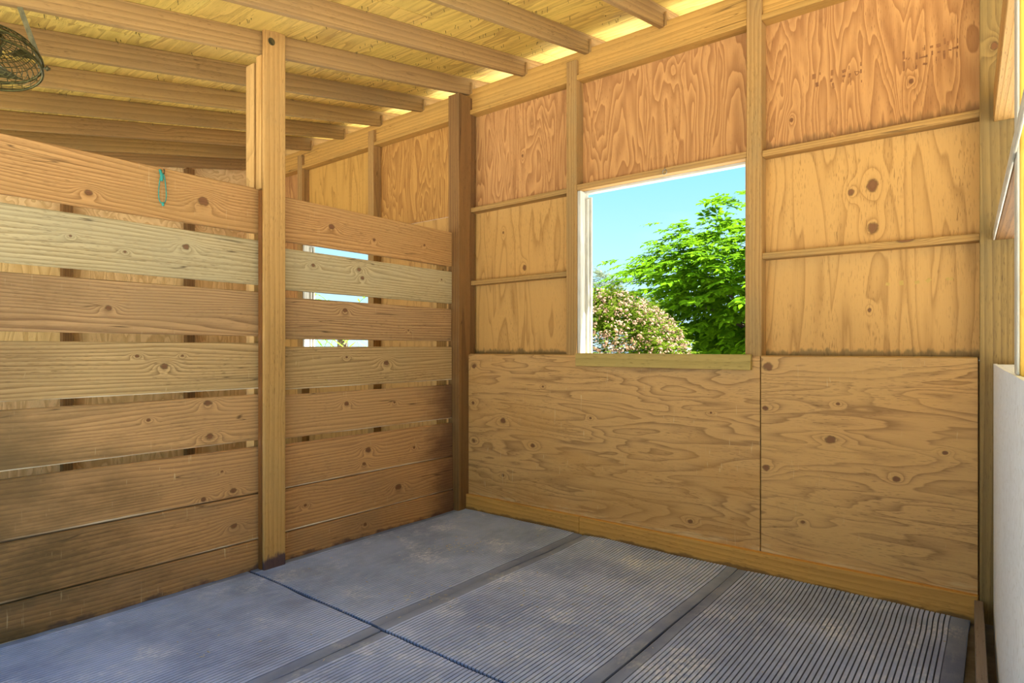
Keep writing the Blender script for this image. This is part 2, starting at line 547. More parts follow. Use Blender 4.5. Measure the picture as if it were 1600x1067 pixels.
# ------------------------------------------------------------------ ribbed rubber mats
def rubber_mat(x0, x1, y0, y1, label, tint, seed):
    W, L = x1 - x0, y1 - y0
    NY = 40
    prof = []                                  # (x, z, groove)
    bl, br = 0.055, 0.06
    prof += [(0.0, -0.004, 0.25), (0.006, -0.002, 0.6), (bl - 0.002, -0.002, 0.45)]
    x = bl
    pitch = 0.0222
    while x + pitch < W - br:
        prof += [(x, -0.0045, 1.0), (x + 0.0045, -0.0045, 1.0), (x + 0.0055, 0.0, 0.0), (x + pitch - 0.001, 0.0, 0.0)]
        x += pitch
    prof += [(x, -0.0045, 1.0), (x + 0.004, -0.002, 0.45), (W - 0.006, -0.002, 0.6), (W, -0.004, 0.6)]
    n = len(prof)
    vs, fs, att = [], [], []
    for j in range(NY + 1):
        yy = L * j / NY
        for i, (px, pz, gv) in enumerate(prof):
            wy = y0 + yy
            nz = mnoise.noise(Vector(((x0 + px) * 1.6, wy * 1.6, seed)))
            wall = max(0.0, (wy - 3.55) / 0.4)
            bump = 0.004 * nz + 0.016 * wall * wall * (0.6 + 0.8 * mnoise.noise(Vector(((x0 + px) * 2.6, 3.0, seed))))
            ed = min(px, W - px, yy, L - yy)
            if ed < 0.08:
                bump += 0.004 * mnoise.noise(Vector(((x0 + px) * 5, wy * 5, seed + 4)))
            sway = 0.010 * mnoise.noise(Vector((seed * 2.0, wy * 1.3, 0.5))) + 0.012 * wall * mnoise.noise(Vector((px * 3, wy * 3, seed)))
            edge = 0.006 * mnoise.noise(Vector((px * 4, seed, 1.0)))
            if j in (0, NY):
                yo = yy + edge
            else:
                yo = yy
            vs.append((px - W / 2 + sway, yo - L / 2, pz + bump + 0.018))
            att.append(gv)
    for j in range(NY):
        for i in range(n - 1):
            a = j * n + i
            fs.append((a, a + 1, a + n + 1, a + n))
    rim = [i for i in range(n)] + [j * n + n - 1 for j in range(1, NY + 1)] + [NY * n + i for i in range(n - 2, -1, -1)] + [j * n for j in range(NY - 1, 0, -1)]
    b = len(vs)
    for i in rim:
        vs.append((vs[i][0], vs[i][1], 0.0))
        att.append(1.0)
    R = len(rim)
    for q in range(R):
        q2 = (q + 1) % R
        fs.append((rim[q2], rim[q], b + q, b + q2))
    me = bpy.data.meshes.new('rubber_mat')
    me.from_pydata(vs, [], fs)
    me.update()
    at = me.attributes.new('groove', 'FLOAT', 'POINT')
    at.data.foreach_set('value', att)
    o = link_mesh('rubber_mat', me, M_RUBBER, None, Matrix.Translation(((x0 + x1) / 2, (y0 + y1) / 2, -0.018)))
    o.color = (*tint, 1)
    finish(o, label, 'mat', 'ribbed rubber stall mats')
    return o


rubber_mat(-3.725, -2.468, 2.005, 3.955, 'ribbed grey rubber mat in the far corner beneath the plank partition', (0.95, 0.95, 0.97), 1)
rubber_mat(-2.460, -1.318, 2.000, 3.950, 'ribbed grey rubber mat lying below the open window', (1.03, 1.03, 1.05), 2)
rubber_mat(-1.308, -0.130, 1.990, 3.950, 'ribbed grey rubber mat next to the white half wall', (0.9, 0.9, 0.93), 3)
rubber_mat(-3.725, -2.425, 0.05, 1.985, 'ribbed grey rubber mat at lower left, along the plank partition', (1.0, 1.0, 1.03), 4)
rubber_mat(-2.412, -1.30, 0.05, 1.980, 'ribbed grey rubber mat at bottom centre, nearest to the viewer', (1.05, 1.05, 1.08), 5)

# ------------------------------------------------------------------ back wall
wb = empty('wall_back', (-3.7, 4.0, 0), 'plywood and stud back wall with open window holes under the high eave', 'wall', 'structure')
STUDS = [(-7.50, -7.37), (-6.35, -6.26), (-5.07, -4.98), (-2.645, -2.553), (-1.275, -1.183)]


def upper_panel(x0, x1, z0, z1, base, seed, knots=(), stains=(), tint=None):
    a, b = (x0, YU, z0), (x1, YU + 0.012, z1)
    kw = dict(base)
    m = wood('upper_ply_%d' % seed, knots=loc_knots(a, b, 'z', 'y', [(kx, YU, kz, r) for kx, kz, r in knots]),
             rknots=False, seed=seed, stains=stains, rough=0.6, bump=0.12, **kw)
    return box('plywood_panel', a, b, m, wb, 'z', 'y', tint=tint, bevel=0.0015)


ST_LOW = [(1.36, 1.47, MILDEW, 0.65, (22, 1, 9.0), 0.66)]
ST_HI = [(2.64, 2.80, hx('6b5030'), 0.6, (26, 1, 3.0), 0.60)]
# main stall
upper_panel(-3.778, -2.60, 2.625, 3.66, PLY_HOT, 1, knots=[(-3.15, 3.02, 0.012)])
upper_panel(-3.778, -2.60, 1.34, 2.622, PLY_PALE, 2, knots=[(-3.13, 2.08, 0.022), (-3.36, 2.40, 0.012)], stains=ST_LOW)
upper_panel(-2.598, -1.23, 2.66, 3.66, PLY_HOT, 3)
upper_panel(-1.228, -0.06, 2.625, 3.66, PLY_HOT, 4, knots=[(-1.03, 2.83, 0.014), (-0.40, 2.90, 0.014)], stains=ST_HI)
upper_panel(-1.228, -0.06, 1.34, 2.622, PLY_PALE, 5, knots=[(-0.70, 2.325, 0.020), (-0.59, 2.345, 0.034), (-0.59, 2.10, 0.032), (-0.605, 1.625, 0.012)], stains=ST_LOW)
# next stall
upper_panel(-5.03, -3.78, 2.625, 3.66, PLY_HOT, 6, tint=(1.0, 1.0, 0.72))
upper_panel(-5.03, -3.78, 0.0, 2.622, PLY_PALE, 7, stains=())
upper_panel(-6.30, -5.032, 2.66, 3.66, PLY_PALE, 8, tint=(1.0, 1.0, 0.8))
upper_panel(-6.30, -5.032, 0.0, 1.36, PLY_PALE, 9)
upper_panel(-7.50, -6.302, 2.0, 3.66, PLY_HOT, 10)
upper_panel(-7.50, -6.302, 0.0, 1.998, PLY_PALE, 11)
upper_panel(-3.778, -2.44, 0.0, 1.338, PLY_PALE, 12)
upper_panel(-2.438, -1.23, 0.0, 1.338, PLY_PALE, 13)
upper_panel(-1.228, -0.06, 0.0, 1.338, PLY_PALE, 14)
# kick panels
KP = [(-3.665, -1.188), (-1.182, -0.100)]
kk1 = [(-3.60, 1.25, 0.022), (-3.61, 0.93, 0.016), (-3.27, 0.80, 0.024), (-2.96, 0.62, 0.020), (-3.60, 0.60, 0.018), (-3.27, 0.34, 0.014),
       (-2.42, 0.88, 0.010), (-1.64, 0.24, 0.016), (-2.86, 1.1, 0.008), (-1.5, 0.98, 0.008)]
kk2 = [(-1.14, 1.29, 0.03), (-1.155, 1.03, 0.018), (-0.79, 0.87, 0.026), (-0.46, 0.68, 0.018), (-1.15, 0.66, 0.022), (-0.24, 0.85, 0.012), (-0.75, 1.08, 0.010), (-0.94, 0.36, 0.012)]
for i, ((x0, x1), kk) in enumerate(zip(KP, (kk1, kk2))):
    a, b = (x0, YK, 0.118), (x1, YK + 0.012, 1.352)
    m = wood('kick_ply_%d' % i, knots=loc_knots(a, b, 'x', 'y', [(kx, YK, kz, r) for kx, kz, r in kk]), rknots=False, seed=21 + i * 4,
             blotch=hx('b98a4c') if i == 0 else hx('caa062'), blotch_amt=0.55, scratch=0.55, rough=0.6, bump=0.3,
             stains=[(0.12, 0.40, hx('dcc598'), 0.5, (4, 1, 22), 0.78)], **PLY_KICK)
    box('kick_panel', a, b, m, wb, 'x', 'y', bevel=0.0015)
box('ledge_strip', (-3.66, YK + 0.012, 1.325), (-2.60, YU, 1.358), M_GIRT, wb)
box('ledge_strip', (-1.20, YK + 0.012, 1.325), (-0.10, YU, 1.358), M_GIRT, wb)
# studs
for (x0, x1) in STUDS:
    top = 3.62 if x0 > -7 else 3.5
    t_ = (random.uniform(.92, 1.06),) * 3
    box('stud', (x0, YS, 1.30 if x0 > -4 else 0.0), (x1, YU, top), M_STUD, wb, 'z', 'y', tint=t_)
box('end_post', (-0.093, 3.945, 0.0), (0.065, 4.085, 3.66), wood('end_post_wood', hx('8f7444'), hx('5b4526'), along=0.35, across=7, K=3, lin=34, sharp=1.3,
    contrast=0.6, fiber=0.35, knots=[(1.1, 0.02, 0.02)], rknots=False, blotch=hx('6f6240'), blotch_amt=0.5), wb, 'z', 'y')
# corner post and its dark upper patch belongs to the wood
box('corner_post', (-3.79, 3.85, 0.0), (-3.662, 4.06, 3.61), M_CORNER, wb, 'z', 'y')
# girts
GT = [(-3.66, -2.645), (-1.183, -0.093)]
for gi, (x0, x1) in enumerate(GT):
    for zi, zz in enumerate((2.605, 1.962)):
        box('girt', (x0, 4.0, zz), (x1, YU, zz + 0.04), M_GIRT, wb, 'x', 'y', tilt=(0, (-0.5 if gi == 0 else 0.25) * (1 if zi == 0 else 0.6), 0))
box('girt', (-4.98, 4.0, 2.40), (-3.79, YU, 2.44), M_GIRT, wb, 'x', 'y')
# top plate: a deep beam with a flat strip under it, in pieces between the studs
cuts = [-7.37, -6.35, -6.26, -5.07, -4.98, -3.79, -3.662, -2.645, -2.553, -1.275, -1.183, -0.093]
box('top_plate', (-7.6, 4.02, 3.50), (2.7, 4.075, 3.69), M_PLATE, wb, 'x', 'y')
for i in range(0, len(cuts), 2):
    box('plate_strip', (cuts[i], 3.99, 3.462), (cuts[i + 1], YU, 3.498), M_PLATE, wb, 'x', 'y', tint=(0.9, 0.9, 0.9))
# the eye screw in the window head
mb = MB()
ey = Vector((-1.83, 3.985, 2.625))
mb.tube([ey + Vector((0.016 * math.cos(a), 0.0, 0.016 * math.sin(a))) for a in [i * math.pi / 6 for i in range(12)]], 0.003, 6, True)
mb.tube([ey + Vector((0, 0, 0.014)), ey + Vector((0, 0.004, 0.032))], 0.003, 6)
o = mb.build('eye_screw', M_ZINC, None, True, origin=ey)
finish(o, 'small metal eye screw in the head of the open window', 'screw')

# ------------------------------------------------------------------ stencil marks on the upper right panel
def stamp(strokes, mat, label):
    """worn ink strokes, measured in metres on the panel: x0, z0, x1, z1, width"""
    st = MB()
    for (x0, z0, x1, z1, w) in strokes:
        d = Vector((x1 - x0, 0, z1 - z0))
        nrm = Vector((-d.z, 0, d.x)).normalized() * w / 2
        yy0, yy1 = YU - 0.0006, YU + 0.0004
        a, b = Vector((x0, yy0, z0)), Vector((x1, yy0, z1))
        q = [a + nrm, a - nrm, b - nrm, b + nrm]
        st.add(q + [Vector((p.x, yy1, p.z)) for p in q], [(0, 1, 2, 3), (0, 4, 5, 1), (1, 5, 6, 2), (2, 6, 7, 3), (3, 7, 4, 0)])
    o = st.build('stencil_mark', mat, wb)
    finish(o, label, kind='stuff')


stamp([(-0.4379, 3.0774, -0.4356, 3.0307, 0.0114), (-0.4356, 3.0199, -0.4367, 2.9661, 0.0114), (-0.423, 3.0378, -0.4253, 3.0277, 0.0071), (-0.4071, 3.0331,
    -0.4162, 3.0223, 0.0071), (-0.3755, 3.0532, -0.3755, 3.0131, 0.0098), (-0.3654, 3.0181, -0.3287, 3.0179, 0.0079), (-0.3287, 3.0259, -0.3287, 3.0126,
    0.0084), (-0.3498, 3.0681, -0.3353, 3.0637, 0.0039), (-0.3498, 3.0588, -0.3353, 3.0544, 0.0034), (-0.3376, 3.0817, -0.3376, 3.0551, 0.0042), (-0.3464,
    2.9806, -0.3265, 2.9748, 0.0117), (-0.3766, 2.9813, -0.3788, 2.9605, 0.0084), (-0.3067, 3.0695, -0.3067, 3.0563, 0.0153), (-0.3035, 3.0394, -0.3035,
    3.0157, 0.0083), (-0.2763, 3.0706, -0.2741, 3.0516, 0.0207), (-0.2806, 3.0246, -0.2655, 3.0227, 0.0105), (-0.2849, 3.0023, -0.2849, 2.9786, 0.0055),
    (-0.2483, 3.0907, -0.2461, 3.0587, 0.0099), (-0.2333, 3.0704, -0.2333, 3.0495, 0.0077), (-0.2504, 3.026, -0.2483, 2.9783, 0.011), (-0.2312, 3.0228,
    -0.2163, 3.0183, 0.0077), (-0.2142, 3.0241, -0.189, 3.0255, 0.0104), (-0.19, 3.0724, -0.19, 3.0465, 0.0049), (-0.19, 3.0336, -0.19, 3.0155, 0.006),
    (-0.1932, 3.0009, -0.1921, 2.9695, 0.0049), (-0.9014, 3.0792, -0.9014, 3.0474, 0.0205), (-0.8858, 3.0236, -0.8835, 2.9962, 0.0179), (-0.8679, 3.0795,
    -0.8679, 3.0649, 0.0071), (-0.802, 3.0754, -0.802, 3.0418, 0.0151), (-0.802, 3.025, -0.8086, 3.0051, 0.0126), (-0.7977, 2.9973, -0.7934, 2.9626,
    0.0126), (-0.7397, 3.0602, -0.7354, 3.0423, 0.02), (-0.7376, 3.0263, -0.7397, 3.015, 0.0175), (-0.7059, 3.0293, -0.7101, 3.0044, 0.0124), (-0.7111,
    3.0757, -0.7111, 3.0521, 0.0045), (-0.6828, 3.0323, -0.6558, 3.0247, 0.0045), (-0.6807, 3.0293, -0.6724, 3.0058, 0.0054), (-0.6558, 3.0223, -0.6724,
    3.0058, 0.0044), (-0.6486, 3.0788, -0.6486, 3.0554, 0.0069), (-0.6486, 3.0367, -0.6486, 3.0133, 0.0079), (-0.7017, 3.0021, -0.7017, 2.9572, 0.0045),
    (-0.7418, 2.9989, -0.7397, 2.984, 0.0055), (-0.6455, 2.9726, -0.6455, 2.9586, 0.0054)],
      M_STAMP, 'dark stencilled lumber marks, worn past reading')
stamp([(-0.5238, 1.772, -0.5049, 1.7675, 0.0162), (-0.449, 1.7855, -0.4472, 1.7594, 0.0205), (-0.3852, 1.7682, -0.3628, 1.7742, 0.018), (-0.3272, 1.7856,
    -0.314, 1.7719, 0.0245), (-0.2404, 1.7773, -0.2277, 1.7827, 0.0154), (-0.2192, 1.7862, -0.2158, 1.7725, 0.0131)],
      M_STAMP_PALE, 'faint greenish stencil smudges')

# ------------------------------------------------------------------ baseboard
bb = empty('baseboard_back', (-1.9, 3.955, 0), 'yellow pine baseboard along the foot of the back wall', 'baseboard', 'structure')
box('baseboard_plank', (-3.66, 3.936, -0.015), (-2.50, YK, 0.135), M_BASE, bb)
box('baseboard_plank', (-2.496, 3.936, -0.015), (-0.098, YK, 0.135), M_BASE, bb)

# ------------------------------------------------------------------ windows
def window(name, x0, x1, label, inside):
    w = empty(name, ((x0 + x1) / 2, 4.05, 1.36), label, 'window', 'structure')
    box('jamb', (x0, 4.0, 1.365), (x0 + 0.030, 4.115, 2.612), M_WHITETRIM, w, 'z', 'x')
    box('stop', (x0 + 0.030, 4.072, 1.365), (x0 + 0.052, 4.09, 2.56), M_WHITETRIM, w, 'z', 'x', tint=None)
    box('track', (x0 + 0.030, 4.10, 1.365), (x0 + 0.066, 4.118, 2.575), M_WHITETRIM, w, 'z', 'x')
    box('jamb', (x1 - 0.012, 4.0, 1.365), (x1, 4.115, 2.612), M_STUD, w, 'z', 'x')
    box('head', (x0, 3.99, 2.614), (x1, 4.06, 2.658), M_STUD, w, 'x', 'y')
    box('head_stop', (x0, 4.06, 2.598), (x1, 4.115, 2.658), M_WHITETRIM, w, 'x', 'y')
    box('sill', (x0, 3.99, 1.325), (x1, 4.13, 1.362), M_SILL, w, 'x', 'z')
    if inside:
        box('apron', (x0 + 0.02, YK - 0.036, 1.268), (x1 + 0.04, YK, 1.366), M_SILL, w, 'x', 'y', tilt=(0, 0.15, 0))
    return w


window('window_1', -2.553, -1.275, 'open unglazed window hole with white left jamb below upper plywood', True)
window('window_2', -6.26, -5.07, "next stall's open window, glimpsed through gaps between the planks", False)

# ------------------------------------------------------------------ plank partition
wp = empty('wall_left', (XL, 2.1, 0), 'partition of wide horizontal planks with gaps on two posts', 'wall', 'structure')
ZL = [(2.433, 2.144), (2.100, 1.815), (1.770, 1.484), (1.438, 1.145), (1.105, 0.812), (0.773, 0.478), (0.470, 0.183), (0.177, -0.015)]
ZRT = [(2.413, 2.116), (2.070, 1.794), (1.746, 1.466), (1.417, 1.130), (1.090, 0.800), (0.760, 0.470), (0.466, 0.182), (0.178, -0.015)]
# colours of the planks from the top down: (light, dark, blotch)
PC = [('c0925a', '835a30', 'a8824e'), ('c2ae82', '857048', 'ada07c'), ('bf9868', '775536', '9c7f58'), ('c8a672', '80623a', 'ae9262'),
      ('c99d68', '936e46', 'ac8a5e'), ('c79862', '8f6844', 'a28058'), ('c4945e', '8b6440', '987854'), ('bd8e5a', '865f3c', '8a7052')]
KL = [[(1.13, 2.22, 0.018), (1.72, 2.285, 0.03), (0.62, 2.33, 0.012)], [(1.62, 2.0, 0.02), (1.3, 1.93, 0.008), (1.05, 1.98, 0.008)], [(1.22, 1.62, 0.016)],
      [(1.50, 1.30, 0.02), (1.36, 1.36, 0.01), (1.6, 1.36, 0.007)], [(1.75, 1.07, 0.022), (1.76, 0.87, 0.022), (1.42, 1.0, 0.010)],
      [(1.90, 0.52, 0.02), (1.72, 0.50, 0.014), (1.83, 0.65, 0.008)], [(1.9, 0.30, 0.02)], []]
KR = [[(2.62, 2.27, 0.022), (3.0, 2.23, 0.014), (3.52, 2.26, 0.01)], [(2.86, 1.99, 0.02), (2.89, 1.93, 0.016), (2.47, 1.98, 0.014), (3.72, 1.99, 0.01)],
      [(2.74, 1.68, 0.018), (3.35, 1.55, 0.008)], [(3.12, 1.29, 0.022), (2.75, 1.34, 0.010)], [(2.75, 1.0, 0.018), (3.2, 0.98, 0.012)],
      [(2.94, 0.64, 0.024), (2.9, 0.54, 0.016), (3.4, 0.6, 0.012)], [(3.23, 0.31, 0.028), (2.4, 0.33, 0.012)], [(2.9, 0.09, 0.014)]]
for i in range(8):
    for side, (za, zb), kn, (ya, yb) in ((0, ZL[i], KL[i], (-0.55, 2.125)), (1, ZRT[i], KR[i], (2.13, 3.848))):
        proud = [0.0, 0.002, -0.004, 0.0, 0.0, 0.006, 0.013, 0.021][i] + random.uniform(-0.002, 0.002)
        a, b = (XL - 0.038 + proud, ya, zb), (XL + proud, yb, za)
        l, d, bl = PC[i]
        stn = []
        if i == 7:
            stn = [(-0.02, 0.13, hx('33293a'), 0.7, (9, 9, 14), 0.70)]
        elif i >= 5 and side == 1:
            stn = []
        gr = None
        if side == 0 and i in (2, 3):
            gr = (-0.6, 0.7, hx('6a4d2c'), 0.55)
        elif side == 0 and i >= 4:
            gr = (-0.7, 1.2, [hx('5e4c2e'), hx('564528'), hx('4c3f24'), hx('43381f')][i - 4], 0.85)
        elif side == 1 and i >= 4:
            gr = (0.95, 0.35, hx('4e2f24'), 0.75)
        lk = loc_knots(a, b, 'y', 'x', [(XL, ky, kz, r) for ky, kz, r in kn])
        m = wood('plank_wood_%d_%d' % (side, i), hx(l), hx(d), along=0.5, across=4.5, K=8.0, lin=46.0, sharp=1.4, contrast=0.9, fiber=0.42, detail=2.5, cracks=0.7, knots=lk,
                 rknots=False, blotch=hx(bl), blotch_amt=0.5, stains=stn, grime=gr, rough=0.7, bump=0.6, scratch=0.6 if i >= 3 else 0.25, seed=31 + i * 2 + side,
                 pale_edge=((za - zb) / 2, 0.006 if i < 5 else 0.009) if i >= 3 else None)
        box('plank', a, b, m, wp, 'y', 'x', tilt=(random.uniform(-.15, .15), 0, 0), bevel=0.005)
box('post', (XL + 0.068, 2.055, -0.01), (XL + 0.094, 2.205, 3.44), M_POST, wp, 'z', 'x', bevel=0.005)
box('post_core', (XL + 0.026, 2.052, -0.015), (XL + 0.061, 2.195, 2.41), M_CORE, wp, 'z', 'x')
box('post_core', (XL + 0.0, 2.052, 2.42), (XL + 0.061, 2.19, 3.27), M_POST, wp, 'z', 'x')
box('rear_post', (XL - 0.14, 2.06, -0.02), (XL - 0.040, 2.20, 3.25), M_POST, wp, 'z', 'x')
box('rear_post', (XL - 0.14, 3.72, -0.02), (XL - 0.062, 3.845, 2.38), M_POST, wp, 'z', 'x')
box('rear_post', (XL - 0.14, -0.4, -0.02), (XL - 0.062, -0.26, 2.72), M_POST, wp, 'z', 'x')

mb = MB()
mb.tube([(XL + 0.094, 2.105, 3.36), (XL + 0.102, 2.105, 3.36)], 0.014, 6)
mb.tube([(XL + 0.094, 2.105, 3.36), (XL + 0.096, 2.105, 3.36)], 0.024, 12)
mb.build('bolt_head', M_STEEL, wp, origin=(XL + 0.094, 2.105, 3.36))
# teal twine loop on a nail
tw = empty('twine_loop', (XL + 0.01, 1.485, 2.20), 'knotted teal twine loop hanging on the top plank', 'twine')
mb = MB()
pts = []
for i in range(24):
    a = 2 * math.pi * i / 24
    pts.append((XL + 0.012 + 0.003 * math.sin(3 * a), 1.487 + 0.020 * math.sin(a) * (1.0 - 0.35 * math.cos(a)), 2.31 + 0.085 * math.cos(a)))
mb.tube(pts, 0.0028, 6, True)
mb.build('cord', M_TEAL, tw, True, origin=(XL + 0.012, 1.487, 2.3))
mb = MB()
mb.tube([(XL + 0.010, 1.475, 2.415), (XL + 0.014, 1.478, 2.395), (XL + 0.014, 1.484, 2.375), (XL + 0.012, 1.482, 2.352)], 0.0075, 8)
mb.build('knot', M_TEAL, tw, True, origin=(XL + 0.012, 1.48, 2.39))
mb = MB()
mb.tube([(XL + 0.012, 1.488, 2.232), (XL + 0.013, 1.489, 2.222), (XL + 0.012, 1.490, 2.212)], 0.007, 8)
mb.build('knot', M_TEAL, tw, True, origin=(XL + 0.012, 1.48, 2.39))
mb = MB()
mb.tube([(XL - 0.004, 1.492, 2.392), (XL + 0.022, 1.492, 2.396), (XL + 0.026, 1.492, 2.412), (XL + 0.018, 1.492, 2.42)], 0.004, 6)
mb.build('bent_nail', M_STEEL, tw, True, origin=(XL, 1.492, 2.395))

# ------------------------------------------------------------------ far wall of the next stall
wf = empty('wall_far_left', (-9.25, 2.0, 0), 'plywood wall of the next stall, showing through the plank gaps', 'wall', 'structure')
def gable(ya, yb, za):
    """sheet with its top cut to the slope of the roof"""
    mb = MB()
    x0, x1 = -7.462, -7.45
    ring = [(ya, za), (yb, za), (yb, zr(yb) + 0.13), (ya, zr(ya) + 0.13)]
    mb.add([(x0, p, q) for p, q in ring] + [(x1, p, q) for p, q in ring],
           [(3, 2, 1, 0), (4, 5, 6, 7), (0, 1, 5, 4), (1, 2, 6, 5), (2, 3, 7, 6), (3, 0, 4, 7)])
    o = mb.build('plywood_panel', M_FARWALL, wf, origin=(x0, ya, za))
    return o


for j, (ya, yb) in enumerate([(0.1, 0.80), (0.805, 2.02), (2.025, 3.98)]):
    for (za, zb) in [(0.0, 1.22), (1.225, 2.44)]:
        box('plywood_panel', (-7.462, ya, za), (-7.45, yb, zb), M_FARWALL, wf, 'z', 'x', tint=(1.0, random.uniform(.95, 1.0), random.uniform(.8, 1.0)), bevel=0.001)
    gable(ya, yb, 2.445)
for yy in (0.78, 2.0, 3.2):
    box('stud', (-7.448, yy, 0), (-7.36, yy + 0.09, zr(yy)), M_CORNER, wf, 'z', 'x')
for zz in (2.0, 2.62):
    box('girt', (-7.448, 0.1, zz), (-7.40, 0.78, zz + 0.04), M_GIRT, wf, 'y', 'x')
    box('girt', (-7.448, 0.87, zz), (-7.40, 2.0, zz + 0.04), M_GIRT, wf, 'y', 'x')
    box('girt', (-7.448, 2.09, zz), (-7.40, 3.2, zz + 0.04), M_GIRT, wf, 'y', 'x')

# ------------------------------------------------------------------ roof
ce = empty('ceiling', (-2.0, 2.0, 3.26), 'shed roof of rough rafters under plywood decking, rising to the back wall', 'ceiling', 'structure')
ang = math.atan(SLOPE)
ey_ = Vector((0, math.cos(ang), math.sin(ang)))
nz_ = Vector((0, -math.sin(ang), math.cos(ang)))


def sloped(name, xc, y0, y1, h0, thick, width, mat, flat, tint=None):
    """a piece that follows the roof; h0 = height of its underside above the rafter underside, square to the roof"""
    yc = (y0 + y1) / 2
    L = (y1 - y0) / math.cos(ang)
    base = Vector((xc, yc, zr(yc))) + nz_ * (h0 + thick / 2)
    if flat:    # sheet, grain along x
        ex, eyv = Vector((1, 0, 0)), nz_
        ez = ex.cross(eyv)
        dims = (width, thick, L)
    else:       # rafter, grain along the slope
        ex, eyv = ey_, Vector((-1, 0, 0))
        ez = ex.cross(eyv)
        dims = (L, width, thick)
    M = Matrix((ex, eyv, ez)).transposed().to_4x4()
    M.translation = base
    o = link_mesh(name, box_mesh(dims, 0.003 if not flat else 0.0015), mat, ce, M)
    if tint:
        o.color = (*tint, 1)
    return o


for i in range(-6, 15):
    xr = -3.70 - 0.61 * i if i >= 0 else -3.70 - 0.61 * i
    if xr < -7.75 or xr > 2.7:
        continue
    kn = random.uniform(.9, 1.08)
    sloped('rafter', xr, 0.12, 4.48, 0.0, 0.14, 0.038, M_RAFTER, False, (kn, kn * random.uniform(.96, 1.02), kn * random.uniform(.85, 1.0)))
    box('cleat', (xr + 0.02, 4.015, 3.655), (xr + 0.04, 4.055, 3.755), M_STUD, ce, 'z', 'x')
ys = [0.10, 0.45, 1.65, 2.85, 4.05, 4.50]
for r in range(len(ys) - 1):
    shift = 1.22 if r % 2 else 0.0
    x = -7.8 - shift
    while x < 2.0:
        sloped('deck_sheet', x + 1.22, ys[r] + 0.002, ys[r + 1] - 0.002, 0.141, 0.012, 2.434, M_DECK, True,
               (random.uniform(.95, 1.04), random.uniform(.95, 1.03), random.uniform(.85, 1.0)))
        x += 2.44
for k_ in range(4):
    sloped('roofing_sheet', -7.8 + 2.62 * (k_ + 0.5), 0.05, 4.50, 0.155, 0.006, 2.619, M_ROOF, True)
# roofing nails poking through the deck
nl = MB()
for i in range(900):
    x = random.uniform(-6.8, -0.6)
    y = random.choice([1.1, 1.5, 1.95, 2.4, 2.8, 3.1, 3.35, 3.6, 3.8, 3.95]) + random.uniform(-0.05, 0.05)
    p = Vector((x, y, zr(y))) + nz_ * 0.141
    q = p - nz_ * random.uniform(0.010, 0.022) + Vector((random.uniform(-.004, .004), random.uniform(-.004, .004), 0))
    nl.tube([p, q], 0.0022, 4, r1=0.0012)
o = nl.build('nail_point', M_STEEL, ce)
finish(o, None, None, kind='stuff')

# ------------------------------------------------------------------ right wall
wr = empty('wall_right', (-0.037, 3.94, 0), 'white painted half wall with open framing above it', 'wall', 'structure', rz=math.radians(2.06), local=True)


def warped_panel():
    """white sheet of the half wall, slightly bowed"""
    NY, NZ = 24, 10
    mb = MB()
    L, H = 3.3, 1.325
    vs = []
    for s in (0.0, 0.014):
        for j in range(NY + 1):
            for k_ in range(NZ + 1):
                y = -L * j / NY
                zz = H * k_ / NZ
                bow = -0.006 * math.sin(math.pi * min(1, -y / 1.6)) * (1 - k_ / NZ * 0.6)
                vs.append((s + bow, y, zz))
    n = NZ + 1
    B = (NY + 1) * n
    fs = []
    for j in range(NY):
        for k_ in range(NZ):
            a = j * n + k_
            fs.append((a, a + 1, a + n + 1, a + n))
            fs.append((B + a, B + a + n, B + a + n + 1, B + a + 1))
    for j in range(NY):
        for k_ in (0, NZ):
            a = j * n + k_
            fs.append((a, a + n, B + a + n, B + a) if k_ else (a, B + a, B + a + n, a + n))
    for k_ in range(NZ):
        for j in (0, NY):
            a = j * n + k_
            fs.append((a, a + 1, B + a + 1, B + a) if j else (a, B + a, B + a + 1, a + 1))
    mb.add(vs, fs)
    return mb.build('white_panel', M_WHITE, wr)


warped_panel()
box('cap_rail', (0.016, -3.3, 1.285), (0.115, -0.002, 1.322), M_WHITE, wr, 'y', 'z')
box('outer_panel', (0.100, -3.3, 0.0), (0.114, -0.002, 1.284), M_WHITE, wr, 'y', 'x')
box('cross_rail', (0.006, -1.597, 1.948), (0.10, -0.002, 1.986), M_CORNER, wr, 'y', 'z')
box('rail_edge', (-0.003, -3.9, 1.948), (0.0055, -0.002, 1.990), M_WHITETRIM, wr, 'y', 'x')
box('header', (0.0, -1.597, 2.545), (0.115, -0.002, 2.70), M_POST, wr, 'y', 'z')
box('open_post', (0.0125, -1.72, 1.323), (0.112, -1.60, 3.24), M_YPOST, wr, 'z', 'y')
box('post_trim', (0.006, -1.72, 1.326), (0.012, -1.60, 3.15), M_WHITETRIM, wr, 'z', 'x')
pl = box('loose_plank', (-0.115, 1.9, -0.002), (-0.078, 3.93, 0.118), wood('loose_plank_wood', hx('8c8078'), hx('5f544c'), lin=30, K=3, contrast=0.5, rknots=False), None,
         'y', 'x', tilt=(0, 0, 2.06))
pl.location.x += 0.037
finish(pl, 'weathered grey board on the floor along the white half wall', 'board')

# ------------------------------------------------------------------ cage fan under the rafters
FC = Vector((-3.77, 0.735, 2.80))
vdir = (FC - Vector((0, 0, 1.4))).normalized()
up = (Vector((0, 0, 1)) - vdir * vdir.z).normalized()
fn_ = (-0.60 * vdir - 0.80 * up).normalized()
fa = fn_.cross(up).normalized()
fb = fn_.cross(fa).normalized()
fan = empty('cage_fan', tuple(FC), 'olive wire cage fan hanging from a rafter in the upper left corner', 'fan')


def circ(r, off, n=40):
    return [FC + fn_ * off + (fa * math.cos(2 * math.pi * i / n) + fb * math.sin(2 * math.pi * i / n)) * r for i in range(n)]


